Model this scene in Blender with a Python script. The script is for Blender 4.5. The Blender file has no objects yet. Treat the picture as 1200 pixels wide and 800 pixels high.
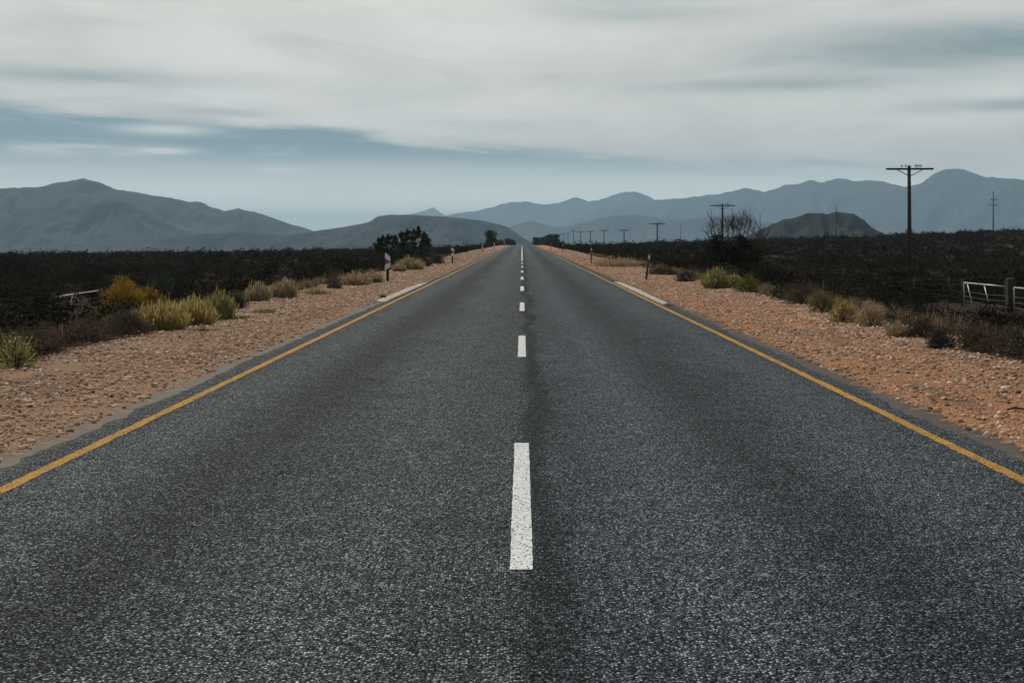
import bpy, math, random
import numpy as np
from mathutils import Vector
R = math.radians
random.seed(7); rng = np.random.default_rng(7)
S = bpy.context.scene
COL = S.collection

# ------------------------------------------------------------------ camera
EYE = 1.7; F = 1470.0; HX, HY = 612.0, 281.0        # focal length and vanishing point in photo pixels
cam_d = bpy.data.cameras.new('camera'); cam = bpy.data.objects.new('camera', cam_d); COL.objects.link(cam)
cam.location = (0, 0, EYE); cam.rotation_euler = (R(90), 0, 0)
cam_d.sensor_width = 36; cam_d.lens = 36 * F / 1200
cam_d.shift_x = -12 / 1200; cam_d.shift_y = -119 / 1200
cam_d.clip_start = 0.1; cam_d.clip_end = 60000
S.camera = cam
S.view_settings.view_transform = 'Standard'; S.view_settings.look = 'None'
S.view_settings.exposure = 0.0; S.view_settings.gamma = 1.0
S.cycles.volume_bounces = 1

# ------------------------------------------------------------------ sun
SUN_EL, SUN_AZ = 46.0, -24.0                         # azimuth measured from straight ahead, negative = left
sd = bpy.data.lights.new('sun', 'SUN'); sd.energy = 3.7; sd.angle = R(0.8); sd.color = (1.0, 0.93, 0.83)
sun = bpy.data.objects.new('sun', sd); COL.objects.link(sun)
d = Vector((math.sin(R(SUN_AZ)) * math.cos(R(SUN_EL)), math.cos(R(SUN_AZ)) * math.cos(R(SUN_EL)), math.sin(R(SUN_EL))))
sun.rotation_euler = d.to_track_quat('Z', 'Y').to_euler(); sun.location = (0, 0, 60)

# ------------------------------------------------------------------ node helper
class NT:
    def __init__(s, nt): s.nt = nt; nt.nodes.clear()
    def n(s, t, **kw):
        o = s.nt.nodes.new(t)
        for k, v in kw.items():
            if k.startswith('i_'): 
                key = k[2:]; key = int(key) if key.isdigit() else key.replace('_', ' ')
                s.put(o.inputs[key], v)
            else: setattr(o, k, v)
        return o
    def put(s, sock, v):
        if isinstance(v, bpy.types.NodeSocket): s.nt.links.new(v, sock)
        else: sock.default_value = v
    def m(s, op, a, b=0.0, c=0.0, clamp=False):
        o = s.nt.nodes.new('ShaderNodeMath'); o.operation = op; o.use_clamp = clamp
        s.put(o.inputs[0], a); s.put(o.inputs[1], b); s.put(o.inputs[2], c); return o.outputs[0]
    def ss(s, v, a, b):                              # smoothstep
        o = s.nt.nodes.new('ShaderNodeMapRange'); o.interpolation_type = 'SMOOTHSTEP'
        s.put(o.inputs[0], v); s.put(o.inputs[1], a); s.put(o.inputs[2], b); return o.outputs[0]
    def mix(s, f, a, b, mode='MIX'):
        o = s.nt.nodes.new('ShaderNodeMix'); o.data_type = 'RGBA'; o.blend_type = mode
        s.put(o.inputs[0], f); s.put(o.inputs[6], a); s.put(o.inputs[7], b); return o.outputs[2]
    def noise(s, vec, scale, detail=3, rough=0.55, dist=0.0):
        o = s.nt.nodes.new('ShaderNodeTexNoise'); s.put(o.inputs['Vector'], vec)
        o.inputs['Scale'].default_value = scale; o.inputs['Detail'].default_value = detail
        o.inputs['Roughness'].default_value = rough; o.inputs['Distortion'].default_value = dist; return o.outputs[0]
    def mapv(s, vec, sc, loc=(0, 0, 0), rot=(0, 0, 0)):
        o = s.nt.nodes.new('ShaderNodeMapping'); s.put(o.inputs[0], vec)
        o.inputs[1].default_value = loc; o.inputs[2].default_value = rot; o.inputs[3].default_value = sc; return o.outputs[0]
def c3(r, g, b): return (r, g, b, 1.0)

# ------------------------------------------------------------------ world: Nishita sky with a sheet of thin high cloud
W = bpy.data.worlds.new('World'); S.world = W; W.use_nodes = True
w = NT(W.node_tree)
sky = w.n('ShaderNodeTexSky', sky_type='NISHITA', sun_disc=False)
sky.sun_elevation = R(SUN_EL); sky.sun_rotation = R(SUN_AZ); sky.air_density = 1.0; sky.dust_density = 1.0; sky.ozone_density = 2.0
tc = w.n('ShaderNodeTexCoord').outputs['Generated']
sp = w.n('ShaderNodeSeparateXYZ', i_0=tc)
hyp = w.m('SQRT', w.m('ADD', w.m('MULTIPLY', sp.outputs[0], sp.outputs[0]), w.m('ADD', w.m('MULTIPLY', sp.outputs[1], sp.outputs[1]), 1e-4)))
u = w.m('DIVIDE', sp.outputs[0], hyp); v = w.m('DIVIDE', sp.outputs[2], hyp)
back = w.m('LESS_THAN', sp.outputs[1], 0.0)
uv = w.n('ShaderNodeCombineXYZ', i_0=u, i_1=v, i_2=back).outputs[0]
uvt = w.mapv(uv, (1, 1, 1), rot=(0, 0, R(2.5)))
nA = w.noise(w.mapv(uvt, (4.0, 30.0, 1.0), (3.1, 0.4, 0)), 1.0, 5, 0.55, 0.6)
nB = w.noise(w.mapv(uvt, (2.0, 10.0, 1.0), (2.7, 2.4, 0)), 1.0, 5, 0.55, 0.9)
nC = w.noise(w.mapv(uvt, (9.0, 85.0, 1.0), (1.7, 5.4, 0)), 1.0, 5, 0.62, 0.4)
vb = w.m('SUBTRACT', 0.0715, w.m('MULTIPLY', u, 0.078))
dv = w.m('ADD', w.m('SUBTRACT', v, vb), w.m('MULTIPLY', w.m('SUBTRACT', nA, 0.5), 0.030))
cover = w.ss(w.m('ADD', dv, w.m('MULTIPLY', w.m('SUBTRACT', nC, 0.5), 0.008)), -0.003, 0.008)
def gauss(cx, cy, sx, sy):
    a = w.m('DIVIDE', w.m('SUBTRACT', u, cx), sx); b = w.m('DIVIDE', w.m('SUBTRACT', v, cy), sy)
    return w.m('EXPONENT', w.m('MULTIPLY', w.m('ADD', w.m('MULTIPLY', a, a), w.m('MULTIPLY', b, b)), -1.0))
def px(x, y):
    t = (x - HX) / F; k = 1 / math.sqrt(1 + t * t); return t * k, (HY - y) / F * k
thin = w.m('MULTIPLY', w.ss(nB, 0.50, 0.75), 0.42)
for (x, y, sx, sy, a) in [(90, 90, .13, .007, .55), (1110, 55, .13, .022, .95), (890, 100, .10, .006, .5), (1190, 123, .05, .005, .7), (760, 14, .10, .012, .4), (250, 132, .05, .004, .45)]:
    cx, cy = px(x, y); thin = w.m('ADD', thin, w.m('MULTIPLY', gauss(cx, cy, sx, sy), a))
nD = w.noise(w.mapv(uvt, (5.0, 24.0, 1.0), (11.3, 8.4, 0), (0, 0, R(-4))), 1.0, 6, 0.6, 0.8)
thin = w.m('ADD', w.m('MULTIPLY', thin, w.m('ADD', 0.55, w.m('MULTIPLY', nC, 0.8))), w.m('MULTIPLY', w.ss(nD, .44, .74), .26), clamp=True)
high = w.ss(v, 0.21, 0.6)                            # patchier overhead
grad = w.mix(w.ss(v, 0.0, 0.078), c3(20.0, 19.6, 17.8), c3(1.3, 2.4, 2.9))
grad = w.mix(w.ss(v, 0.10, 0.8), grad, c3(0.6, 1.1, 1.8))
base = w.mix(0.86, sky.outputs[0], grad)
wisp = w.m('MULTIPLY', w.ss(nC, 0.50, 0.72), 0.50)
for (x, y, sx, sy, a) in [(192, 177, .020, .0026, 1.1), (322, 200, .014, .0020, 1.1), (100, 175, .06, .006, .3), (60, 205, .08, .008, .3), (195, 152, .035, .0045, .9), (450, 205, .12, .008, .35)]:
    cx, cy = px(x, y); wisp = w.m('ADD', wisp, w.m('MULTIPLY', gauss(cx, cy, sx, sy), a))
wisp = w.m('MULTIPLY', wisp, w.ss(v, 0.015, 0.05), clamp=True)
base = w.mix(wisp, base, c3(7.6, 7.9, 7.6))
cl = w.mix(thin, c3(7.6, 7.5, 7.0), c3(2.3, 3.1, 3.3))
nE = w.noise(w.mapv(uvt, (3.0, 9.0, 1.0), (21.3, 3.4, 0), (0, 0, R(8))), 1.0, 7, 0.6, 1.2)
q_ = w.m('ADD', 0.74, w.m('MULTIPLY', nE, 0.50))
cl = w.mix(1.0, cl, w.n('ShaderNodeCombineColor', i_0=q_, i_1=q_, i_2=q_).outputs[0], 'MULTIPLY')
cl = w.mix(high, cl, c3(1.1, 1.5, 1.8))
f = w.m('MULTIPLY', cover, w.m('SUBTRACT', 1.0, w.m('MULTIPLY', high, 0.55)))
out = w.mix(f, base, cl)
bg = w.n('ShaderNodeBackground', i_0=out); bg.inputs[1].default_value = 0.1
w.nt.links.new(bg.outputs[0], w.n('ShaderNodeOutputWorld').inputs[0])

# ------------------------------------------------------------------ terrain function
_tx = np.array([-.9, -.416, -.25, -.117, -.03, .02, .162, .264, .40, .60, .9])
_te = np.array([-.0120, -.0116, -.0104, -.0076, -.0052, -.0050, -.0005, .0030, .0088, .010, .010])
def sst(x, a, b):
    t = np.clip((x - a) / (b - a), 0, 1); return t * t * (3 - 2 * t)
def drop(y):
    q = np.clip(y - 340, 0, None); return np.where(q < 750, 2e-5 * q * q, 2e-5 * 750 * 750 + 0.03 * (q - 750))
def vnoise(x, y, seed=0):
    xi = np.floor(x).astype(np.int64); yi = np.floor(y).astype(np.int64); fx = x - xi; fy = y - yi
    fx = fx * fx * (3 - 2 * fx); fy = fy * fy * (3 - 2 * fy)
    def h(a, b):
        n = (a * 374761393 + b * 668265263 + seed * 982451653) & 0xffffffff
        n = ((n ^ (n >> 13)) * 1274126177) & 0xffffffff; return ((n ^ (n >> 16)) & 0xffff) / 65535.0
    return (h(xi, yi) * (1 - fx) + h(xi + 1, yi) * fx) * (1 - fy) + (h(xi, yi + 1) * (1 - fx) + h(xi + 1, yi + 1) * fx) * fy
def fbm(x, y, o=4, seed=0):
    a = 0; s = 1; t = 0
    for k in range(o): a = a + s * vnoise(x * 2 ** k, y * 2 ** k, seed + k); t += s; s *= .5
    return a / t
def road_z(y): return np.maximum(-drop(np.asarray(y, float)), -90.0)
def ground_z(x, y):
    x = np.asarray(x, float); y = np.asarray(y, float)
    ax = np.abs(x)
    t = x / np.maximum(y, 150.0); e = np.interp(t, _tx, _te)
    near = np.where(x > 0, -1.35, -1.75) * sst(ax, 7.3, 15) - 0.0
    far = 0.8 + np.clip(y, 0, 380) * e
    s = sst(y, 90, 380) * sst(ax, 7.0, 20)
    side = near * (1 - s) + far * s
    z = side - drop(y) + np.minimum(e, 0) * np.clip(y - 380, 0, None) * 1.3 * sst(ax, 7, 40)
    z = z + (fbm(x * .35, y * .35, 3, 5) - .5) * 0.35 * sst(ax, 7.4, 11) + (fbm(x * 1.3, y * 1.3, 3, 9) - .5) * 0.05 * sst(ax, 4.2, 5)
    z = z - 0.035 * (1 - sst(ax, 3.75, 4.05)) - 0.004
    return np.maximum(z, -90 + 0 * z)
def gz(x, y): return float(ground_z(x, y))
def at(pxx, Y): return (pxx - HX) * Y / F
def yz(py, Y): return EYE - (py - HY) * Y / F

# ------------------------------------------------------------------ object helpers
def tag(o, label=None, cat=None, group=None, kind=None):
    if label: o['label'] = label
    if cat: o['category'] = cat
    if group: o['group'] = group
    if kind: o['kind'] = kind
    return o
def link(name, me, mat, parent=None):
    o = bpy.data.objects.new(name, me); COL.objects.link(o)
    if mat: me.materials.append(mat)
    if parent: o.parent = parent
    return o
def empty(name, loc, rz=0):
    o = bpy.data.objects.new(name, None); o.empty_display_size = .3; COL.objects.link(o)
    o.location = loc; o.rotation_euler = (0, 0, rz); return o
def np_mesh(name, V, Fc, smooth=False):
    V = np.asarray(V, np.float32); Fc = np.asarray(Fc, np.int32); k = Fc.shape[1]
    me = bpy.data.meshes.new(name); me.vertices.add(len(V)); me.vertices.foreach_set('co', V.ravel())
    me.loops.add(Fc.size); me.loops.foreach_set('vertex_index', Fc.ravel())
    me.polygons.add(len(Fc)); me.polygons.foreach_set('loop_start', np.arange(0, Fc.size, k, dtype=np.int32))
    me.polygons.foreach_set('loop_total', np.full(len(Fc), k, np.int32))
    if smooth: me.polygons.foreach_set('use_smooth', np.ones(len(Fc), bool))
    me.update(calc_edges=True); me.validate(); return me
def grid_mesh(name, X, Y, Z, smooth=True):
    ny, nx = X.shape; V = np.stack([X, Y, Z], -1).reshape(-1, 3)
    i = np.arange(ny - 1)[:, None] * nx + np.arange(nx - 1)[None, :]
    Fc = np.stack([i, i + 1, i + nx + 1, i + nx], -1).reshape(-1, 4)
    return np_mesh(name, V, Fc, smooth)
class MB:                                            # solid bars, boxes, tubes, polygons
    def __init__(s): s.v = []; s.f = []
    def add(s, V, Fc):
        b = len(s.v); s.v += [tuple(p) for p in V]; s.f += [tuple(b + i for i in q) for q in Fc]
    def box(s, c, sz, rz=0, j=0.0):
        cx, cy, cz = c; hx, hy, hz = [q / 2 for q in sz]; V = []
        for dx, dy, dz in [(-1, -1, -1), (1, -1, -1), (1, 1, -1), (-1, 1, -1), (-1, -1, 1), (1, -1, 1), (1, 1, 1), (-1, 1, 1)]:
            x, y = dx * hx + random.uniform(-j, j), dy * hy + random.uniform(-j, j)
            V.append((cx + x * math.cos(rz) - y * math.sin(rz), cy + x * math.sin(rz) + y * math.cos(rz), cz + dz * hz + random.uniform(-j, j)))
        s.add(V, [(0, 3, 2, 1), (4, 5, 6, 7), (0, 1, 5, 4), (1, 2, 6, 5), (2, 3, 7, 6), (3, 0, 4, 7)])
    def tube(s, pts, rad, n=8):
        P = [Vector(p) for p in pts]; rad = rad if isinstance(rad, (list, tuple)) else [rad] * len(P); V = []; Fc = []
        for i, p in enumerate(P):
            t = (P[min(i + 1, len(P) - 1)] - P[max(i - 1, 0)]).normalized()
            a = t.cross(Vector((0, 0, 1)) if abs(t.z) < .9 else Vector((1, 0, 0))).normalized(); b = t.cross(a)
            for k in range(n):
                q = 2 * math.pi * k / n; V.append(p + (a * math.cos(q) + b * math.sin(q)) * rad[i])
        for i in range(len(P) - 1):
            for k in range(n): Fc.append((i * n + k, i * n + (k + 1) % n, (i + 1) * n + (k + 1) % n, (i + 1) * n + k))
        Fc += [tuple(reversed(range(n))), tuple((len(P) - 1) * n + k for k in range(n))]
        s.add(V, Fc)
    def prism(s, poly, y0, y1):                      # polygon in XZ extruded along Y
        n = len(poly); V = [(x, y0, z) for x, z in poly] + [(x, y1, z) for x, z in poly]
        s.add(V, [tuple(range(n)), tuple(reversed(range(n, 2 * n)))] + [(k, n + k, n + (k + 1) % n, (k + 1) % n) for k in range(n)])
    def build(s, name, mat, parent=None, bevel=0, smooth=False):
        me = bpy.data.meshes.new(name); me.from_pydata(s.v, [], s.f); me.update()
        if bevel or smooth:
            import bmesh; bm = bmesh.new(); bm.from_mesh(me)
            bmesh.ops.recalc_face_normals(bm, faces=bm.faces)
            if bevel: bmesh.ops.bevel(bm, geom=bm.edges[:], offset=bevel, segments=2, affect='EDGES')
            if smooth:
                for q in bm.faces: q.smooth = len(q.verts) < 5
            bm.to_mesh(me); bm.free()
        return link(name, me, mat, parent)
def copy_tree(o, parent=None):
    c = o.copy(); COL.objects.link(c)
    if parent: c.parent = parent
    for ch in [q for q in bpy.data.objects if q.parent == o]: copy_tree(ch, c)
    return c

# ------------------------------------------------------------------ materials
def new_mat(name):
    m = bpy.data.materials.new(name); m.use_nodes = True; t = NT(m.node_tree)
    t.out = t.n('ShaderNodeOutputMaterial'); return m, t
def finish(t, col, rough=0.8, spec=0.3, normal=None, metal=0.0):
    b = t.n('ShaderNodeBsdfPrincipled'); t.put(b.inputs['Base Color'], col); t.put(b.inputs['Roughness'], rough)
    b.inputs['Specular IOR Level'].default_value = spec; b.inputs['Metallic'].default_value = metal
    if normal: t.nt.links.new(normal, b.inputs['Normal'])
    t.nt.links.new(b.outputs[0], t.out.inputs[0]); return b
def bump(t, h, st, dist=0.01, nrm=None):
    b = t.n('ShaderNodeBump'); t.put(b.inputs['Height'], h); b.inputs['Strength'].default_value = st; b.inputs['Distance'].default_value = dist
    if nrm: t.nt.links.new(nrm, b.inputs['Normal'])
    return b.outputs[0]
def pos(t): return t.n('ShaderNodeNewGeometry').outputs['Position']
def vor(t, vec, sc, feat='F1', rnd=1.0):
    o = t.n('ShaderNodeTexVoronoi', feature=feat); t.put(o.inputs['Vector'], vec); o.inputs['Scale'].default_value = sc
    o.inputs['Randomness'].default_value = rnd; return o

def asphalt_nodes(t):
    P = pos(t); s = t.n('ShaderNodeSeparateXYZ', i_0=P); X = s.outputs[0]; Yv = s.outputs[1]
    v1 = vor(t, P, 72); r = t.n('ShaderNodeSeparateColor', i_0=v1.outputs['Color']).outputs[0]
    v2 = vor(t, P, 140); r2 = t.n('ShaderNodeSeparateColor', i_0=v2.outputs['Color']).outputs[1]
    chip = t.m('MULTIPLY', t.m('POWER', r, 4.6), t.ss(v1.outputs['Distance'], 0.62, 0.25))
    chip = t.m('ADD', chip, t.m('MULTIPLY', t.m('POWER', r2, 5.0), 0.35))
    col = t.mix(chip, c3(.006, .0075, .009), c3(.64, .70, .71))
    big = t.noise(t.mapv(P, (0.9, 0.16, 1)), 1.0, 5, .6)
    med = t.noise(P, 3.2, 4, .6)
    # lanes: warm grey left lane, cooler right lane; darker wheel paths and a tarry joint just right of the middle
    lane = t.ss(X, -0.1, 0.15)
    col = t.mix(1.0, col, t.mix(lane, c3(1.02, 1.03, .99), c3(.88, .94, .99)), 'MULTIPLY')
    def band(c, wd):
        q = t.m('DIVIDE', t.m('SUBTRACT', t.m('ADD', X, t.m('MULTIPLY', t.m('SUBTRACT', big, .5), 0.9)), c), wd)
        return t.m('EXPONENT', t.m('MULTIPLY', t.m('MULTIPLY', q, q), -1.0))
    light2 = t.m('MULTIPLY', band(-3.0, .4), .28)
    dark = t.m('ADD', t.m('ADD', t.m('MULTIPLY', band(-2.15, .45), .30), t.m('MULTIPLY', band(1.85, .45), .28)), t.m('MULTIPLY', band(.14, .13), .52))
    light = t.m('ADD', t.m('MULTIPLY', band(-1.0, .5), .22), t.m('ADD', t.m('MULTIPLY', band(.95, .35), .26), t.m('MULTIPLY', band(3.0, .4), .25)))
    k = t.m('ADD', t.m('ADD', t.m('SUBTRACT', 1.0, dark), light), light2)
    k = t.m('MULTIPLY', k, t.m('ADD', .62, t.m('MULTIPLY', big, .5)))
    k = t.m('MULTIPLY', k, t.m('ADD', .60, t.m('MULTIPLY', med, .80)))
    k = t.m('MULTIPLY', k, t.m('SUBTRACT', 1.0, t.m('MULTIPLY', t.ss(t.noise(P, .9, 5, .7), .56, .70), .28)))
    k = t.m('MULTIPLY', k, .98)
    kk = t.n('ShaderNodeCombineColor', i_0=k, i_1=k, i_2=k).outputs[0]
    col = t.mix(1.0, col, kk, 'MULTIPLY')
    h = t.m('ADD', t.m('MULTIPLY', v1.outputs['Distance'], -1.0), t.m('MULTIPLY', r, .5))
    return col, h, P, X, r, v1
m_asphalt, t = new_mat('asphalt')
col, h, P, X, r, v1 = asphalt_nodes(t)
aX = t.m('ABSOLUTE', X)
dust = t.m('MULTIPLY', t.ss(t.m('ADD', aX, t.m('MULTIPLY', t.noise(P, 2.2, 5, .65), .5)), 3.98, 4.3), .5)
col = t.mix(dust, col, c3(.20, .165, .135))
finish(t, col, .85, .05, bump(t, h, 1.0, .012))
m_tar = None
def paint_mat(name, c, wear, dirt):
    m, t = new_mat(name); col, h, P, X, r, v1 = asphalt_nodes(t)
    n1 = t.noise(P, 55, 3, .6); n2 = t.noise(P, 2.5, 4, .6)
    keep = t.ss(t.m('ADD', n1, t.m('MULTIPLY', t.m('SUBTRACT', n2, .5), .5)), wear - .05, wear + .05)
    keep = t.m('MULTIPLY', keep, t.ss(v1.outputs['Distance'], .82, .60))
    n5 = t.ss(t.noise(t.mapv(P, (1, .25, 1)), 1.3, 5, .7), .35, .7)
    pc = t.mix(t.m('ADD', t.m('MULTIPLY', n2, dirt * .6), t.m('MULTIPLY', n5, dirt * .9), clamp=True), c3(*c), c3(.20, .13, .075))
    pc = t.mix(t.m('MULTIPLY', t.ss(t.noise(P, 120, 2), .45, .7), .15), pc, c3(.3, .22, .13))
    finish(t, t.mix(keep, col, pc), .8, .06, bump(t, h, .5, .005)); return m
m_white = paint_mat('white_road_paint', (.72, .74, .72), .30, .10)
m_yellow = paint_mat('yellow_road_paint', (.56, .27, .022), .41, .28)

m_ground, t = new_mat('ground_soil')
P = pos(t); s = t.n('ShaderNodeSeparateXYZ', i_0=P); X = s.outputs[0]; Yv = s.outputs[1]
aX = t.m('ABSOLUTE', X); n1 = t.noise(P, 1.1, 5, .65); n2 = t.noise(P, 6.0, 5, .6); n3 = t.noise(t.mapv(P, (.9, .12, 1)), 1.0, 4, .6)
v1 = vor(t, P, 34); rc = t.n('ShaderNodeSeparateColor', i_0=v1.outputs['Color'])
v2 = vor(t, P, 60); rd = t.n('ShaderNodeSeparateColor', i_0=v2.outputs['Color'])
side = t.ss(X, -1, 1)
sand = t.mix(n2, t.mix(side, c3(.25, .145, .09), c3(.34, .140, .060)), t.mix(side, c3(.46, .28, .18), c3(.60, .27, .12)))
stone = t.mix(rc.outputs[0], c3(.10, .062, .045), c3(.58, .38, .25))
g = t.mix(t.m('MULTIPLY', t.ss(v1.outputs['Distance'], .60, .40), t.ss(t.m('ADD', rc.outputs[1], t.m('MULTIPLY', n1, .6)), .55, .7)), sand, stone)
g = t.mix(t.m('MULTIPLY', t.ss(rd.outputs[0], .72, .9), .6), g, t.mix(rd.outputs[1], c3(.07, .045, .035), c3(.62, .46, .33)))
g = t.mix(t.m('MULTIPLY', t.ss(n3, .50, .64), .5), g, c3(.13, .08, .055))
trk = t.m('MULTIPLY', t.ss(t.m('ABSOLUTE', t.m('SUBTRACT', t.m('ADD', aX, t.m('MULTIPLY', t.m('SUBTRACT', n3, .5), 2.0)), 6.3)), .55, .10), t.ss(t.noise(t.mapv(P, (1.2, .2, 1), (5, 5, 0)), 1.0, 4, .6), .42, .6))
g = t.mix(t.m('MULTIPLY', trk, .6), g, t.mix(side, c3(.40, .30, .22), c3(.56, .37, .23)))
dustc = t.mix(n2, t.mix(side, c3(.13, .115, .10), c3(.055, .052, .05)), t.mix(side, c3(.26, .225, .19), c3(.15, .13, .115)))
fd = t.ss(t.m('ADD', aX, t.m('ADD', t.m('MULTIPLY', t.m('SUBTRACT', n1, .5), .5), t.m('MULTIPLY', t.m('SUBTRACT', n2, .5), .7))), 3.98, 4.12)
g = t.mix(fd, dustc, g)
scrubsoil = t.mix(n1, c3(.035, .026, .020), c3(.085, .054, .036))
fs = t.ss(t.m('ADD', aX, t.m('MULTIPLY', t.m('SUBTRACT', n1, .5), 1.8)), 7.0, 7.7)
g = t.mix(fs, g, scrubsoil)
far = t.ss(Yv, 500, 1500); g = t.mix(far, g, c3(.09, .075, .05))
hh = t.m('ADD', t.m('ADD', t.m('MULTIPLY', v1.outputs['Distance'], -1.2), t.m('MULTIPLY', rc.outputs[0], .6)), t.m('MULTIPLY', v2.outputs['Distance'], -.6))
hh = t.m('MULTIPLY', hh, t.m('ADD', .15, t.m('MULTIPLY', fd, .85)))
finish(t, g, .95, .03, bump(t, hh, .9, .03))

def island_mat(name, cols, rough=.85, nscale=0, transl=0.0, spec=.2, tcol=None, bmp=0):
    m, t = new_mat(name); rnd = t.n('ShaderNodeNewGeometry').outputs['Random Per Island']
    ramp = t.n('ShaderNodeValToRGB'); t.put(ramp.inputs[0], rnd); el = ramp.color_ramp.elements
    el[0].color = c3(*cols[0]); el[1].color = c3(*cols[-1])
    for k, c in enumerate(cols[1:-1]): e_ = el.new((k + 1) / (len(cols) - 1)); e_.color = c3(*c)
    col = ramp.outputs[0]
    if nscale:
        nn = t.noise(pos(t), nscale, 3, .6); q = t.m('ADD', .35, t.m('MULTIPLY', nn, 1.3))
        col = t.mix(1.0, col, t.n('ShaderNodeCombineColor', i_0=q, i_1=q, i_2=q).outputs[0], 'MULTIPLY')
    nr = bump(t, t.noise(pos(t), 60, 4), .5, .01) if bmp else None
    b = finish(t, col, rough, spec, nr)
    if transl:
        tr = t.n('ShaderNodeBsdfTranslucent'); t.put(tr.inputs[0], tcol or col)
        ms = t.n('ShaderNodeMixShader'); ms.inputs[0].default_value = transl
        t.nt.links.new(b.outputs[0], ms.inputs[1]); t.nt.links.new(tr.outputs[0], ms.inputs[2]); t.nt.links.new(ms.outputs[0], t.out.inputs[0])
    return m
m_stone = island_mat('gravel_stone', [(.09, .055, .04), (.46, .24, .13), (.56, .36, .23), (.20, .11, .075), (.80, .66, .52), (.44, .21, .105), (.62, .42, .28), (.16, .10, .07)], .9, 0, bmp=1)
def patchy(m, cols, sc_):
    nt = m.node_tree; t = NT.__new__(NT); t.nt = nt
    b = [n for n in nt.nodes if n.type == 'BSDF_PRINCIPLED'][0]; lk = b.inputs['Base Color'].links[0].from_socket
    tr = [n for n in nt.nodes if n.type == 'BSDF_TRANSLUCENT']
    a = t.ss(t.noise(pos(t), sc_, 3, .6), .50, .62); c = t.ss(t.noise(t.mapv(pos(t), (1, 1, 1), (40, 20, 0)), sc_ * 1.7, 3, .6), .54, .64)
    rn = t.n('ShaderNodeNewGeometry').outputs['Random Per Island']
    o = t.mix(t.m('MULTIPLY', a, t.ss(rn, .1, .7)), lk, c3(*cols[0])); o = t.mix(t.m('MULTIPLY', c, t.ss(rn, .9, .3)), o, c3(*cols[1]))
    nt.links.new(o, b.inputs['Base Color'])
    for q in tr: nt.links.new(o, q.inputs[0])
m_scrub = island_mat('scrub_foliage', [(.010, .011, .008), (.021, .020, .013), (.017, .020, .012), (.034, .024, .016)], .95, .45, .10, spec=.02)
patchy(m_scrub, [(.075, .045, .028), (.050, .055, .035)], .35)
m_brown = island_mat('brown_shrub', [(.045, .034, .024), (.105, .074, .052), (.07, .058, .038), (.17, .12, .088)], .95, 1.2, .15, spec=.08)
m_greyshrub = island_mat('grey_shrub', [(.03, .03, .024), (.06, .055, .04), (.09, .08, .062), (.04, .038, .028)], .9, 3, .2)
m_gold = island_mat('golden_grass', [(.10, .075, .02), (.30, .21, .05), (.46, .35, .13), (.13, .11, .025), (.66, .55, .28)], .75, 0, .45)
m_pale = island_mat('pale_grass', [(.16, .11, .05), (.36, .26, .13), (.52, .42, .27), (.20, .15, .07)], .8, 0, .30)
m_dry = island_mat('dry_grass_blades', [(.08, .055, .03), (.19, .135, .075), (.30, .23, .14), (.11, .085, .04), (.36, .29, .19)], .85, 0, .3)
m_orange = island_mat('orange_shrub', [(.16, .09, .012), (.34, .19, .02), (.46, .29, .03), (.11, .08, .015)], .8, 5, .3)
m_olive = island_mat('olive_shrub', [(.05, .042, .014), (.13, .10, .03), (.22, .165, .05), (.08, .07, .02)], .85, 5, .3)
m_green = island_mat('green_shrub', [(.05, .065, .018), (.11, .12, .03), (.20, .18, .045), (.07, .08, .02)], .8, 0, .35)
m_yelgreen = island_mat('yellow_green_grass', [(.07, .075, .018), (.22, .20, .045), (.40, .34, .13), (.10, .11, .025), (.55, .48, .26)], .75, 0, .35)
m_leaf = island_mat('dark_leaf', [(.020, .030, .016), (.035, .048, .022), (.05, .062, .03)], .7, 0, .15, spec=.3)
m_twig = island_mat('bare_twig', [(.05, .038, .03), (.09, .07, .055)], .9)
m_bark, t = new_mat('bark'); finish(t, t.mix(t.noise(pos(t), 14, 5), c3(.04, .03, .024), c3(.10, .08, .06)), .95, .1)
m_wood, t = new_mat('weathered_timber')
n = t.noise(t.mapv(pos(t), (14, 14, 1.2)), 1.0, 5, .6); finish(t, t.mix(n, c3(.018, .015, .013), c3(.055, .045, .038)), .85, .2, bump(t, n, .5, .01))
m_steel, t = new_mat('galvanised_pipe'); n = t.noise(pos(t), 9, 4); finish(t, t.mix(n, c3(.20, .19, .18), c3(.42, .42, .41)), .45, .5, None, .3)
m_wire, t = new_mat('fence_wire'); finish(t, c3(.06, .045, .035), .8, .2)
m_oldwire, t = new_mat('gate_wire'); finish(t, c3(.20, .19, .18), .6, .3)
m_conc, t = new_mat('whitewashed_concrete')
n = t.noise(pos(t), 5, 6, .65); n2 = t.noise(pos(t), 45, 4)
finish(t, t.mix(t.ss(n, .42, .66), c3(.44, .39, .32), c3(.20, .155, .115)), .85, .2, bump(t, n2, .5, .012))
m_signw, t = new_mat('white_sign_sheet'); n = t.noise(pos(t), 6, 4); finish(t, t.mix(n, c3(.46, .45, .45), c3(.62, .60, .60)), .4, .5)
m_signr, t = new_mat('red_sign_sheet'); n = t.noise(pos(t), 6, 4); finish(t, t.mix(n, c3(.16, .015, .025), c3(.26, .025, .035)), .4, .5)
m_porc, t = new_mat('brown_porcelain'); finish(t, c3(.06, .035, .028), .25, .5)
m_dark, t = new_mat('dark_post_paint'); n = t.noise(pos(t), 12, 4); finish(t, t.mix(n, c3(.03, .028, .026), c3(.07, .06, .055)), .7, .3)
m_mount, t = new_mat('mountain_rock')
P = pos(t); n = t.noise(P, .004, 8, .62); n2 = t.noise(P, .02, 6, .6)
finish(t, t.mix(n, c3(.012, .014, .015), t.mix(n2, c3(.024, .027, .028), c3(.058, .058, .054))), .95, .1, bump(t, n2, .8, 12))

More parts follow.
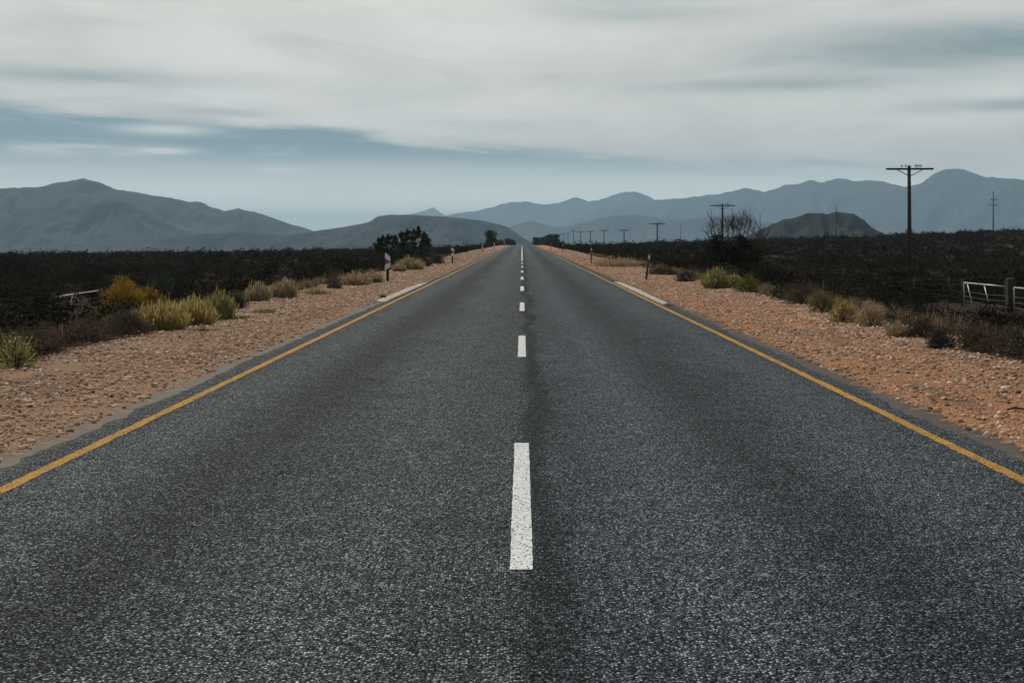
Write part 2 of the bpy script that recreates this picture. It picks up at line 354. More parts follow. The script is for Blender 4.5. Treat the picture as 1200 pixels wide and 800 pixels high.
# ------------------------------------------------------------------ ground sheet
def spaced(lo, hi, step0, grow):
    a = [lo]; st = step0
    while a[-1] < hi: a.append(a[-1] + st); st *= grow
    return np.array(a)
xa = np.concatenate([np.arange(0, 3.5, .7), np.arange(3.5, 8, .15), spaced(8, 26000, .3, 1.075)])
xs = np.concatenate([-xa[:0:-1], xa])
ys = np.concatenate([np.arange(-80, 2, 4), np.arange(2, 40, .3), spaced(40, 30000, .35, 1.022)])
XX, YY = np.meshgrid(xs, ys)
g = link('ground', grid_mesh('ground', XX, YY, ground_z(XX, YY)), m_ground); tag(g, kind='structure')

# ------------------------------------------------------------------ road and its painted markings
yr = np.concatenate([np.arange(-60, 3, 3), np.arange(3, 60, .12), spaced(60, 1500, .25, 1.012)])
def edge(y, s): return 3.86 + (fbm(y * .55, y * 0 + s, 4, 3 + s) - .5) * .24 + (fbm(y * 5.5, y * 0, 3, 8 + s) - .5) * .14
el_, er_ = -edge(yr, 1), edge(yr, 2); zz = road_z(yr)
cols_ = [el_ - .04, el_, el_ + .02, -3 + 0 * yr, 0 * yr, 3 + 0 * yr, er_ - .02, er_, er_ + .04]; zo = [-.035, -.006, -.003, .0, .012, .0, -.003, -.006, -.035]
RX = np.stack(cols_, 1); RY = np.repeat(yr[:, None], 9, 1); RZ = zz[:, None] + np.array(zo)[None, :]
road = link('road', grid_mesh('road', RX, RY, RZ), m_asphalt); tag(road, kind='structure')
def rz_at(x, y): return road_z(y) + .012 * np.clip(1 - np.abs(x) / 3, 0, 1) - np.where(np.abs(x) > 3, .003 * (np.abs(x) - 3) / .93, 0)
def strip(name, cx, y0, y1, wd, mat, dy=.4, jit=.006):
    y = np.arange(y0, y1, dy); y = np.append(y, y1) if len(y) > 1 else np.array([y0, y1])
    j1 = (vnoise(y * 9, y * 0 + cx, 3) - .5) * 2 * jit; j2 = (vnoise(y * 9, y * 0 + cx, 4) - .5) * 2 * jit
    w_ = (vnoise(y * .13, y * 0, 12) - .5) * .04 if abs(cx) > 1 else 0 * y
    a = np.stack([cx - wd / 2 + j1 + w_, cx + wd / 2 + j2 + w_], 1); yy = np.repeat(y[:, None], 2, 1)
    return link(name, grid_mesh(name, a, yy, rz_at(a, yy) + .004), mat, road)
k = 0
y0 = 6.42 - 11.67 * 1
while y0 < 102:
    strip('centre_dash', -.005, y0, y0 + 4.0, .118, m_white, .1, .003); y0 += 11.67
strip('centre_line', -.02, 106, 470, .13, m_white, .5, .004)
strip('edge_line', -3.54, -50, 470, .105, m_yellow, .10, .014)
strip('edge_line', 3.54, -50, 470, .105, m_yellow, .10, .014)

# ------------------------------------------------------------------ loose gravel on both verges
ICO_V = []
ph = (1 + 5 ** .5) / 2
for a in (-1, 1):
    for b in (-ph, ph): ICO_V += [(0, a, b), (a, b, 0), (b, 0, a)]
ICO_V = np.array(ICO_V) / 1.9
def hull_faces(V):
    F_ = []; n = len(V)
    for i in range(n):
        for j in range(i + 1, n):
            for k in range(j + 1, n):
                nn = np.cross(V[j] - V[i], V[k] - V[i]); dd = (V - V[i]) @ nn
                if np.all(dd < 1e-6): F_.append((i, j, k))
                elif np.all(dd > -1e-6): F_.append((i, k, j))
    return np.array(F_)
ICO_F = hull_faces(ICO_V)
OCT_V = np.array([(1, 0, 0), (-1, 0, 0), (0, 1, 0), (0, -1, 0), (0, 0, 1), (0, 0, -1)], float); OCT_F = hull_faces(OCT_V)
def stones(n, ya, yb, smin, smax, BV, BF, power=2.2):
    yy = rng.uniform(ya, yb, n); side = np.where(rng.random(n) < .5, -1, 1)
    ax = 4.0 + 4.0 * rng.random(n) ** .85
    keep = fbm(ax * side * 1.1, yy * .8, 3, 31) + rng.random(n) * .35 > .52; yy, side, ax = yy[keep], side[keep], ax[keep]; n = len(yy)
    x = ax * side; z = ground_z(x, yy); s = smin + (smax - smin) * rng.random(n) ** power
    V = BV[None] * (1 + rng.normal(0, .16, (n, len(BV), 1))); V = V * rng.uniform(.5, 1.4, (n, 1, 3)) * np.array([1, 1, .75])
    a = rng.uniform(0, 6.28, n); ca, sa = np.cos(a)[:, None], np.sin(a)[:, None]
    V = np.stack([V[..., 0] * ca - V[..., 1] * sa, V[..., 0] * sa + V[..., 1] * ca, V[..., 2]], -1) * s[:, None, None] * .5
    V = V + np.stack([x, yy, z + s * .08], -1)[:, None, :]
    Fc = BF[None] + (np.arange(n) * len(BV))[:, None, None]
    return V.reshape(-1, 3), Fc.reshape(-1, 3)
def merge(parts):
    V = []; Fc = []; b = 0
    for v_, f_ in parts: V.append(v_); Fc.append(f_ + b); b += len(v_)
    return np.concatenate(V), np.concatenate(Fc)
V, Fc = merge([stones(80000, 6, 24, .009, .070, ICO_V, ICO_F, 4.0), stones(80000, 24, 75, .02, .085, OCT_V, OCT_F, 2.2), stones(14000, 75, 220, .05, .16, OCT_V, OCT_F, 1.6)])
gr = link('gravel', np_mesh('gravel', V, Fc), m_stone)
tag(gr, 'loose brown and pale gravel scattered over both sandy verges', 'gravel', kind='stuff')

# ------------------------------------------------------------------ plant generators (numpy)
def leaves(C, size, up=0.0, aspect=2.2):
    """one quad per centre with random orientation"""
    n = len(C); a = rng.normal(size=(n, 3)); a[:, 2] += up; a /= np.linalg.norm(a, axis=1)[:, None]
    b = np.cross(a, rng.normal(size=(n, 3))); b /= np.linalg.norm(b, axis=1)[:, None]
    s = size * rng.uniform(.6, 1.4, n)[:, None]
    A = a * s * .5; B = b * s * .5 / aspect
    V = np.stack([C - A, C + B * 1.0, C + A, C - B * 1.0], 1).reshape(-1, 3)
    return V, np.arange(n * 4).reshape(-1, 4)
def blades(B0, T, wid, bend=.15):
    """curved tapering strip from base B0 to tip T: two quads"""
    n = len(B0); d = T - B0; sd_ = np.cross(d, rng.normal(size=(n, 3))); sd_ /= np.linalg.norm(sd_, axis=1)[:, None] + 1e-9
    L = np.linalg.norm(d, axis=1)[:, None]; wv = sd_ * (wid * .5 if np.isscalar(wid) else wid[:, None] * .5)
    M = B0 + d * .55 + np.array([0, 0, 1.0]) * L * bend
    V = np.stack([B0 - wv * .7, B0 + wv * .7, M + wv, M - wv, T + wv * .15, T - wv * .15], 1).reshape(-1, 3)
    i = np.arange(n) * 6
    Fc = np.stack([np.stack([i, i + 1, i + 2, i + 3], 1), np.stack([i + 3, i + 2, i + 4, i + 5], 1)], 1).reshape(-1, 4)
    return V, Fc
def dome_pts(n, rx, ry, h, lump=.25, seed=0, shell=.55):
    th = rng.uniform(0, 2 * math.pi, n); cz = rng.random(n) ** .8; r = (shell + (1 - shell) * rng.random(n)) 
    sr = np.sqrt(np.clip(1 - cz * cz, 0, 1)); l = 1 + lump * (fbm(th * 1.6 + seed * 3.1, cz * 3.0 + seed, 3, seed) - .5) * 2.4
    r = r * l; return np.stack([np.cos(th) * sr * rx * r, np.sin(th) * sr * ry * r, cz * h * r * (.95 + .1 * rng.random(n))], 1)
def scrub_bush(n, r, h, size, seed):
    C = dome_pts(n, r, r, h, .45, seed, .45); return leaves(C, size, .4, 2.0)

# ------------------------------------------------------------------ scrub plain on both sides (uncountable)
def scatter(n, ya, yb, tmax=.56, xmin=8.0):
    yy = np.sqrt(rng.uniform(ya * ya, yb * yb, n)); x = rng.uniform(-1, 1, n) * (tmax * yy + 4)
    k = np.abs(x) > xmin + (fbm(yy * .25, np.sign(x) * 3, 3, 17) - .5) * 1.6; return x[k], yy[k]
parts = []
protoN = [scrub_bush(420, 1, 1, .13, s) for s in range(7)]
protoM = [scrub_bush(190, 1, 1, .18, s + 20) for s in range(7)]
protoF = [scrub_bush(70, 1, 1, .32, s + 40) for s in range(7)]
KEEP = [(140, 60, 36, 54), (174, 40, 36, 54), (90, 70, 36, 61), (964, 40, 30, 60), (1155, 80, 46.5, 57), (192, 60, 20, 40)]
def place(protos, x, y, rmin, rmax, hfac):
    kk = np.ones(len(x), bool); q_ = HX + x / y * F
    for c_, w_, a_, b_ in KEEP: kk &= ~((np.abs(q_ - c_) < w_ / 2) & (y > a_) & (y < b_))
    x = x[kk]; y = y[kk]
    z = ground_z(x, y); n = len(x); which = rng.integers(0, len(protos), n)
    dens = fbm(x * .05, y * .05, 3, 77)
    for p, (V0, F0) in enumerate(protos):
        ii = np.where(which == p)[0]
        if not len(ii): continue
        r = rng.uniform(rmin, rmax, len(ii)) * (.6 + .8 * dens[ii]); hh = r * hfac * (.55 + 1.0 * rng.random(len(ii)) ** 1.6); a = rng.uniform(0, 6.28, len(ii))
        ca, sa = np.cos(a)[:, None], np.sin(a)[:, None]
        V = np.stack([(V0[None, :, 0] * ca - V0[None, :, 1] * sa) * r[:, None] + x[ii][:, None],
                      (V0[None, :, 0] * sa + V0[None, :, 1] * ca) * r[:, None] + y[ii][:, None],
                      V0[None, :, 2] * hh[:, None] + z[ii][:, None] - .03], -1).reshape(-1, 3)
        parts.append((V, (F0[None] + (np.arange(len(ii)) * len(V0))[:, None, None]).reshape(-1, 4)))
x, y = scatter(1500, 14, 62, .60); place(protoN, x, y, .40, .85, .95)
x, y = scatter(4200, 60, 150); place(protoM, x, y, .5, 1.1, .95)
x, y = scatter(9000, 150, 430); place(protoF, x, y, .7, 1.6, .80)
V, Fc = merge(parts)
sc_ = link('scrub', np_mesh('scrub', V, Fc), m_scrub)
tag(sc_, 'low dark scrub covering the plain on both sides of the road', 'scrub', kind='stuff')
parts = []
def belt(n, side, ya_, yb_, protos, rmin, rmax):
    yy = rng.uniform(ya_, yb_, n); xx = side * (7.9 + rng.random(n) ** 1.3 * 5.5 + (fbm(yy * .3, yy * 0 + side * 3, 3, 61) - .5) * 1.6); place(protos, xx, yy, rmin, rmax, .8)
protoB = [scrub_bush(800, 1, 1, .11, s + 60) for s in range(6)]
belt(150, 1, 14, 60, protoB, .25, .60); belt(130, -1, 14, 55, protoB, .25, .60); belt(200, 1, 60, 140, protoM, .3, .6); belt(160, -1, 55, 140, protoM, .3, .6)
def nearbelt(n, side, ya_, yb_):
    yy = rng.uniform(ya_, yb_, n); xx = side * (7.05 + rng.random(n) ** 1.4 * 2.2); place(protoB, xx, yy, .16, .42, .9)
nearbelt(150, -1, 12, 23.5); nearbelt(120, 1, 12, 20)
V, Fc = merge(parts)
bs_ = link('verge_scrub', np_mesh('verge_scrub', V, Fc), m_brown)
tag(bs_, 'brown knee high scrub between the gravel verges and the dark plain', 'scrub', kind='stuff')
def mini_tufts(n, side, ya_, yb_, x0=7.5, xw=4.5):
    yy = rng.uniform(ya_, yb_, n); xx = side * (x0 + rng.random(n) ** 1.5 * xw); out_ = []
    zz_ = ground_z(xx, yy)
    for x_, y_, z_ in zip(xx, yy, zz_):
        m_ = 44; a = rng.uniform(0, 6.28, m_); q = rng.random(m_) ** .7; r_ = rng.uniform(.10, .26); h_ = rng.uniform(.16, .42)
        B = np.stack([np.cos(a) * r_ * q * .5, np.sin(a) * r_ * q * .5, 0 * q], 1); T = np.stack([np.cos(a) * r_ * q * 1.3, np.sin(a) * r_ * q * 1.3, h_ * rng.uniform(.4, 1, m_)], 1)
        out_.append(blades(B + [x_, y_, z_ - .01], T + [x_, y_, z_], .006 + y_ * .00022, .12))
    return out_
parts = mini_tufts(330, -1, 13, 50) + mini_tufts(420, 1, 13, 60) + mini_tufts(220, -1, 50, 130) + mini_tufts(260, 1, 60, 140)
V, Fc = merge(parts)
dg_ = link('dry_grass', np_mesh('dry_grass', V, Fc), m_dry)
tag(dg_, 'thin dry grass growing among the scrub at the outer edges of the gravel', 'grass', kind='stuff')
# taller thicket following the fence lines
parts = []
def row(n, xa_, xb_, ya_, yb_, rmin, rmax, hf, protos):
    yy = rng.uniform(ya_, yb_, n); xx = rng.uniform(xa_, xb_, n); place(protos, xx, yy, rmin, rmax, hf)
row(90, 10.5, 15, 75, 170, .9, 1.5, .95, [scrub_bush(500, 1, 1, .15, s) for s in range(5)])
row(160, 9.5, 14.5, 165, 345, .9, 1.6, .95, protoM)
row(60, 9.2, 13, 340, 480, 1.2, 1.8, .9, protoM)
row(60, -14, -9.2, 120, 260, .8, 1.2, .85, protoM)
row(110, -14, -8.8, 240, 480, 1.0, 1.6, .85, protoM)
V, Fc = merge(parts)
th_ = link('thicket', np_mesh('thicket', V, Fc), m_scrub)
tag(th_, 'taller dark thicket lining the road verges towards the crest', 'thicket', kind='stuff')

# ------------------------------------------------------------------ individual plants on the verge edges
def plant_at(cx, by):                                # photo pixel of its foot -> ground position
    Y = 40.0
    for _ in range(60):
        x = at(cx, Y); z = gz(x, Y); Y = .5 * Y + .5 * (EYE - z) * F / (by - HY)
    return at(cx, Y), Y
def shrub(cx, by, wpx, hpx, mat, label, cat='shrub', group=None, kind_='leafy', n=900, name='shrub', twigs=True):
    x, Y = plant_at(cx, by); sc = F / Y; r = wpx / sc / 2; h = hpx / sc; z = gz(x, Y)
    root = empty(name, (x, Y, z - .02)); tag(root, label, cat, group)
    ls = max(.045, min(.16, 2.2 / sc))
    C = dome_pts(n, r, r * .8, h, .38, int(cx) % 97, .5); V, Fc = leaves(C, ls, .5, 2.4)
    m = int(n * .35); T = dome_pts(m, r * 1.06, r * .85, h * 1.08, .38, int(cx) % 97, .85); B = T * .55
    V2, F2 = blades(B, T, ls * .16, .02)
    link('foliage', np_mesh('foliage', *merge([(V, Fc), (V2, F2)])), mat, root)
    if twigs:
        m = 40; T = dome_pts(m, r * .9, r * .7, h * .9, .3, int(cx) % 97, .8); B = T * .04
        link('stems', np_mesh('stems', *blades(B, T, ls * .35, .05)), m_twig, root)
    return root
def tussock(cx, by, wpx, hpx, mat, label, group='grass tussocks on the verge', n=2300, name='grass_tussock', plume=True):
    x, Y = plant_at(cx, by); sc = F / Y; r = wpx / sc / 2; h = hpx / sc; z = gz(x, Y)
    a = rng.uniform(0, 6.28, n); q = rng.random(n) ** .6
    B = np.stack([np.cos(a) * r * .8 * q, np.sin(a) * r * .8 * q, 0 * q], 1)
    ca_ = 1 + .5 * (vnoise(a * 2.2, a * 0, int(cx)) - .5)
    hh = h * rng.uniform(.45, 1.0, n) * (1 - .38 * q * q) * ca_
    T = np.stack([np.cos(a) * r * q * rng.uniform(.7, 1.25, n), np.sin(a) * r * q * rng.uniform(.7, 1.25, n), hh], 1) + rng.normal(0, r * .10, (n, 3))
    T[:, 2] = np.maximum(T[:, 2], .02)
    wd = max(.007, .38 / sc)
    ps = [blades(B, T, wd, .10)]
    if plume:
        k = rng.choice(n, n // 3, replace=False); P0 = T[k] - (T[k] - B[k]) * .16; ps.append(blades(P0, T[k] + np.array([0, 0, h * .06]), wd * 2.3, .02))
    o = link(name, np_mesh(name, *merge(ps)), mat); o.location = (x, Y, z - .02); tag(o, label, 'grass', group); return o

tussock(190, 386, 62, 35, m_gold, 'golden grass clump, leftmost of three beside the left gravel verge')
tussock(226, 381, 56, 34, m_gold, 'golden green grass clump in the middle of three on the left verge')
tussock(256, 374, 40, 32, m_yelgreen, 'upright yellow green grass clump, right of three on the left verge')
tussock(303, 353, 28, 22, m_pale, 'pale straw grass mound beside another on the left verge, nearer the golden clumps')
tussock(333, 349, 32, 21, m_pale, 'pale straw grass mound with wide top, further along the left verge')
tussock(417, 334, 36, 13, m_pale, 'low pale grass patch on the left verge just before the first chevron sign')
tussock(436, 331, 26, 12, m_pale, 'low dry grass close behind the first chevron sign')
tussock(481, 316, 32, 14, m_pale, 'rounded tan grass mound between the two nearest chevron signs')
tussock(468, 318, 16, 8, m_pale, 'small tan grass tuft against the rounded grass mound')
shrub(19, 431, 54, 42, m_yelgreen, 'leafy pale tipped plant at the left photo edge beside the verge', n=420)
tussock(838, 338, 32, 22, m_yelgreen, 'bright yellow green clump on the right verge under the bare tall bush')
tussock(860, 337, 22, 14, m_gold, 'small golden tuft between two green clumps on the right verge')
tussock(1053, 394, 28, 17, m_pale, 'small straw grass tuft at the edge of the right gravel')
tussock(727, 312, 60, 7, m_pale, 'low dry grass mat behind the second marker post on the right')
shrub(143, 368, 58, 40, m_orange, 'domed orange yellow bush beside the broken left gate', n=3200)
shrub(174, 364, 44, 28, m_orange, 'small orange bush against the domed orange one', n=1000)
shrub(876, 343, 34, 22, m_green, 'rounded green bush at the right end of the yellow clumps')
shrub(100, 398, 90, 32, m_brown, 'wide reddish brown shrub below the broken left gate', n=1500)
shrub(150, 392, 60, 30, m_brown, 'brown shrub in front of the domed orange bush', n=1200)
shrub(55, 412, 60, 36, m_greyshrub, 'grey green shrub beside the leafy plant at the left edge', n=1000)
shrub(278, 362, 28, 22, m_greyshrub, 'grey shrub between golden clumps and straw mounds')
shrub(392, 338, 22, 12, m_greyshrub, 'little grey shrub beside the gravel before the first chevron sign', n=500)
shrub(498, 312, 18, 11, m_greyshrub, 'grey shrub just beyond the rounded tan grass mound', n=500)
shrub(512, 309, 20, 12, m_greyshrub, 'grey shrub just before the second chevron sign', n=500)
shrub(803, 330, 28, 14, m_greyshrub, 'low grey shrub left of the bright yellow green clump', n=600)
shrub(776, 322, 40, 10, m_brown, 'low brown mat of shrub beside the nearest marker post', n=700)
shrub(940, 356, 52, 30, m_brown, 'brown twiggy shrub behind the olive bush on the right verge', n=1300)
shrub(964, 366, 40, 30, m_olive, 'olive yellow bush on the right verge between brown shrubs', n=1000)
shrub(988, 377, 40, 26, m_gold, 'ochre bush against the pinkish tan one on the right verge', n=1200)
shrub(1020, 382, 42, 30, m_pale, 'rounded pinkish tan bush on the right verge', n=1200)
shrub(1006, 360, 60, 24, m_greyshrub, 'olive grey shrub behind the ochre and tan bushes', n=1200)
shrub(1080, 395, 44, 26, m_brown, 'brown shrub in front of the first utility pole', n=1000)
shrub(1102, 408, 36, 26, m_greyshrub, 'grey green spiky shrub at the edge of the right gravel', n=900)
shrub(1150, 410, 70, 34, m_brown, 'dark brown shrub below the right farm gate', n=1400)
shrub(1190, 416, 50, 34, m_greyshrub, 'dark shrub at the right photo edge in front of the gate', n=1000)
shrub(190, 345, 36, 28, m_leaf, 'dark green bush right behind the small orange bush', n=900)
# low weeds on the gravel
for k, (cx, by, wp, hp, mt, lb) in enumerate([(310, 366, 34, 7, m_green, 'flat green weed patch on the left gravel below the straw mounds'),
      (282, 374, 26, 6, m_green, 'thin green weeds at the foot of the left golden clumps'),
      (372, 345, 30, 8, m_green, 'sparse green weeds on the left verge between mounds and sign'),
      (449, 350, 8, 7, m_green, 'tiny weed tuft beside the left white kerb slab'),
      (237, 388, 24, 7, m_green, 'short weeds at the gravel edge below the golden clumps'),
      (1000, 388, 26, 5, m_pale, 'thin dry weeds below the ochre bush on the gravel'),
      (785, 360, 10, 5, m_green, 'tiny weed at the near end of the right kerb')]):
    tussock(cx, by, wp, hp, mt, lb, 'low weeds on the gravel', 260, 'weed', False)
# dry stalks and stick on right gravel
x, Y = plant_at(1192, 482)
mb = MB(); mb.tube([(-.10, 0, .02), (-.02, .02, .035), (.12, -.015, .02)], [.008, .013, .006], 6); mb.tube([(-.02, .02, .035), (.03, .06, .05)], [.007, .003], 5)
o = mb.build('stick', m_twig); o.location = (x, Y, gz(x, Y)); tag(o, 'short dry stick lying on the gravel at the right edge', 'stick')

# ------------------------------------------------------------------ trees
def grow(mb, p, d, L, r, depth, tips, spread=.6, up=.15, n=6):
    q = p + d * L * .5 + Vector([random.uniform(-1, 1) for _ in range(3)]) * L * .06; e_ = p + d * L
    mb.tube([p, q, e_], [r, r * .82, r * .62], n)
    tips.append(tuple(e_))
    if depth == 0: return
    for k in range(random.choice((2, 3))):
        nd = (d + Vector([random.uniform(-1, 1) for _ in range(3)]) * spread + Vector((0, 0, up))).normalized()
        grow(mb, e_, nd, L * random.uniform(.6, .82), r * .62, depth - 1, tips, spread, up, n)
def crown_from(centres, n, size):
    P_ = []
    for (c, rx, rz_, k) in centres:
        m = int(n * k); q = rng.normal(size=(m, 3)); q /= np.linalg.norm(q, axis=1)[:, None]; q *= (rng.random(m) ** .45)[:, None]
        P_.append(np.array(c) + q * np.array([rx, rx, rz_]))
    return leaves(np.concatenate(P_), size, .3, 1.7)
# multi-stemmed leafy tree on the left
Y = 104.0; sc = F / Y; X0 = at(473, Y); Z0 = gz(X0, Y)
root = empty('tree', (X0, Y, Z0)); tag(root, 'dark bushy tree with many upright tufts on the left, tallest on the scrub line', 'tree')
mb = MB(); cs = []
for (tx, ty, rr) in [(444, 283, 3.5), (449, 277, 3.2), (456, 276, 3.0), (464, 277, 3.5), (470, 272, 3.0), (478, 270, 3.2), (485, 270, 3.2), (491, 267, 3.6), (497, 273, 3.5), (500, 279, 3.2), (459, 284, 5), (472, 281, 5), (484, 280, 5.5), (494, 284, 5)]:
    x = at(tx, Y) - X0; z = yz(ty, Y) - Z0; dy = random.uniform(-.9, .9); rr /= sc
    cs.append(((x, dy, z - rr * .5), rr * .62, rr * 1.25, .6)); cs.append(((x + random.uniform(-.12, .12), dy, z - rr * 1.5), rr * 1.0, rr * 1.0, .7)); cs.append(((x + random.uniform(-.35, .2), dy, z - rr * 2.6), rr * 1.4, rr * 1.0, .8))
    cs.append(((x + random.uniform(-.4, .4), dy, z - rr * random.uniform(.6, 1.6)), rr * .6, rr * .5, .25))
    mb.tube([(x * .15, dy * .2, 0), (x * .6, dy * .7, z * .45), (x, dy, z - rr)], [.09, .05, .02], 6)
for k in range(16): cs.append(((random.uniform(-2.2, 2.2), random.uniform(-1.3, 1.3), random.uniform(.4, 2.3)), .65, .6, .9))
mb.build('trunk', m_bark, root, smooth=True)
link('crown', np_mesh('crown', *crown_from(cs, 230, .15)), m_leaf, root)
# rounded tree near the crest, left
def small_tree(cx, top, wpx, Y, label, X=None, n=900, trunk_h=.45, group=None, leanx=0):
    sc = F / Y; x0 = at(cx, Y); z0 = gz(x0, Y); h = yz(top, Y) - z0; r = wpx / sc / 2
    root = empty('tree', (x0, Y, z0 - .05)); tag(root, label, 'tree', group)
    mb = MB(); tips = []; mb.tube([(0, 0, 0), (.05, 0, h * trunk_h * .6), (leanx * .4, 0, h * trunk_h)], [r * .13, r * .1, r * .08], 8)
    for k in range(4):
        a = k * 1.7; dd = Vector((math.cos(a) * .6, math.sin(a) * .6, 1)).normalized(); grow(mb, Vector((leanx * .4, 0, h * trunk_h)), dd, h * .2, r * .06, 2, tips, .6, .1, 5)
    mb.build('trunk', m_bark, root, smooth=True)
    cs = [((leanx + random.uniform(-.55, .55) * r, random.uniform(-.5, .5) * r, h * (trunk_h + (.9 - trunk_h) * random.random())), r * .48, h * .17, 1.0) for _ in range(13)]
    cs += [((leanx + random.uniform(-.3, .3) * r, 0, h * .9), r * .4, h * .1, .8), ((leanx, 0, h * (trunk_h + .1)), r * .8, h * .2, 1.6), ((leanx, 0, h * .5), r * .75, h * .3, 2.5)]
    link('crown', np_mesh('crown', *crown_from(cs, n // 10, max(.15, 1.1 / sc))), m_leaf, root); return root
small_tree(575, 270, 16, 296, 'tall rounded dark tree standing alone left of the road near the crest', n=2200, leanx=.1, trunk_h=.3)
small_tree(586, 281, 12, 520, 'small dark tree left of the crest, beside the tall rounded one', n=1500, trunk_h=.1)
small_tree(595, 279.5, 15, 560, 'dark round tree left of the crest, second nearest to the vanishing road', n=2200, trunk_h=.1)
small_tree(601, 281, 8, 600, 'little dark tree hugging the left side of the vanishing road', n=1500, trunk_h=.1)
small_tree(649, 274.5, 18, 480, 'tallest dark tree right of the road at the crest', n=3200, trunk_h=.12)
small_tree(640, 275.5, 20, 520, 'dark tree right of the crest, next to the tallest one there', n=3200, trunk_h=.12)
small_tree(630, 278, 15, 560, 'little dark tree hugging the right side of the vanishing road', n=1500, trunk_h=.1)
# big half-bare bush on the right
Y = 73.0; sc = F / Y; X0 = at(856, Y); Z0 = gz(X0, Y)
root = empty('bare_bush', (X0, Y, Z0)); tag(root, 'big half bare bush with thin grey twigs sticking up on the right of the road', 'bush')
mb = MB(); tips = []
for (tx, ty) in [(833, 262), (836, 256), (841, 262), (846, 255), (858, 258), (862, 252), (867, 257), (872, 250), (877, 253), (882, 258), (890, 266), (852, 264), (899, 272), (828, 270), (866, 262), (874, 259), (849, 259), (856, 256), (869, 255), (880, 262), (886, 260), (839, 267), (862, 264), (894, 270)]:
    x = at(tx, Y) - X0; z = yz(ty, Y) - Z0; dy = random.uniform(-.8, .8)
    p1 = Vector((x * .3, dy * .3, z * .3)); p2 = Vector((x * .75, dy * .8, z * .7)); p3 = Vector((x, dy, z))
    mb.tube([(x * .06, dy * .1, 0), p1, p2, p3], [.05, .03, .014, .005], 5)
    for k in range(26):
        s_ = random.uniform(.3, .95); b_ = p2.lerp(p3, s_) if random.random() < .7 else p1.lerp(p2, s_)
        e_ = b_ + Vector((random.uniform(-.5, .5), random.uniform(-.3, .3), random.uniform(.25, .75)))
        mb.tube([b_, b_.lerp(e_, .5) + Vector((random.uniform(-.04, .04), 0, 0)), e_], [.012, .008, .003], 4)
mb.build('twigs', m_twig, root)
cs = [((random.uniform(-1.8, 1.8), random.uniform(-1, 1), random.uniform(.3, 2.3)), .62, .5, 1.0) for _ in range(40)] + [((random.uniform(-1.5, 1.5), random.uniform(-.8, .8), random.uniform(2.0, 2.8)), .34, .34, .6) for _ in range(18)]
link('foliage', np_mesh('foliage', *crown_from(cs, 170, .13)), m_scrub, root)

# ------------------------------------------------------------------ utility poles
def make_pole():
    root = empty('utility_pole', (0, 0, 0))
    mb = MB(); mb.tube([(0, 0, 0), (0, 0, 4), (0, 0, 8)], [.15, .13, .105], 12); mb.build('pole', m_wood, root, smooth=True)
    mb = MB(); mb.box((0, -.15, 7.77), (3.08, .10, .12)); mb.build('crossarm', m_wood, root, bevel=.008)
    for s in (-1, 1):
        mb = MB(); mb.tube([(s * .80, -.15, 7.70), (s * .06, -.15, 7.33)], .028, 6); mb.build('brace', m_wood, root)
    for x in (-.52, -.27, .36, .48, .60, .72)[:6]:
        mb = MB(); mb.tube([(x, -.15, 7.83), (x, -.15, 7.92), (x, -.15, 7.925), (x, -.15, 7.99), (x, -.15, 8.0), (x, -.15, 8.06)], [.014, .014, .045, .05, .035, .025], 8); mb.build('insulator', m_porc, root)
    return root
pole0 = make_pole()
labs = ['tall wooden pole with crossarm and six insulators, nearest and tallest on the right', 'second wooden pole with crossarm, rising behind the half bare bush',
        'third wooden crossarm pole, next one beyond the half bare bush', 'fourth wooden crossarm pole of the receding row on the right',
        'fifth wooden crossarm pole of the receding row, above the far marker posts', 'sixth wooden crossarm pole of the receding row',
        'seventh wooden crossarm pole of the receding row', 'eighth wooden crossarm pole, slightly taller than its far neighbours', 'ninth wooden crossarm pole of the receding row',
        'tenth wooden crossarm pole of the receding row', 'eleventh crossarm pole, tiny above the far trees', 'twelfth crossarm pole, the smallest and farthest visible']
tops = [6.49, 6.2, 4.9, 4.3, 4.8, 5.0, 5.3, 6.4, 5.4, 5.6, 5.2, 5.0]
for k in range(12):
    o = pole0 if k == 0 else copy_tree(pole0)
    Yp = 80.9 + 75.7 * k; o.location = (25, Yp, tops[k] - 8.0); o.rotation_euler = (R(random.uniform(-.5, .5)), R(random.uniform(-.6, .6)) if k else R(-.3), R(random.uniform(-4, 4)))
    tag(o, labs[k], 'utility pole', 'wooden crossarm poles along the right of the road')
# far line of slim poles
def make_slim():
    root = empty('power_pole', (0, 0, 0))
    mb = MB(); mb.tube([(0, 0, 0), (0, 0, 6), (0, 0, 12)], [.15, .12, .08], 8); mb.build('pole', m_wood, root, smooth=True)
    for (a, b, z) in [(-.55, .75, 10.2), (-.9, .75, 9.0)]:
        mb = MB(); mb.box(((a + b) / 2, -.1, z), (b - a, .09, .11)); mb.build('crossarm', m_wood, root)
        for x in (a + .08, b - .08):
            mb = MB(); mb.tube([(x, -.1, z + .05), (x, -.1, z + .12), (x, -.1, z + .34)], [.02, .07, .04], 6); mb.build('insulator', m_porc, root)
    return root
sl = make_slim()
sl_l = ['slim pole with two short crossarms on the skyline at the far right', 'slim pole standing in front of the dark hill', 'slim pole left of the dark hill',
        'slim pole on the skyline between third and second crossarm poles', 'slim pole on the skyline, left of the third crossarm pole', 'faintest slim pole, farthest left of its line']
for k, (xp, top) in enumerate([(1164, 224), (980, 241), (890.7, 249.5), (797.5, 260), (754.4, 269), (738, 274)]):
    Yp = 100 * F / (xp - HX); o = sl if k == 0 else copy_tree(sl); o.location = (100, Yp, yz(top, Yp) - 12); o.rotation_euler = (0, 0, R(0 if k == 0 else 75 + k * 3))
    tag(o, sl_l[k], 'power pole', 'slim poles of the second line beyond the plain')

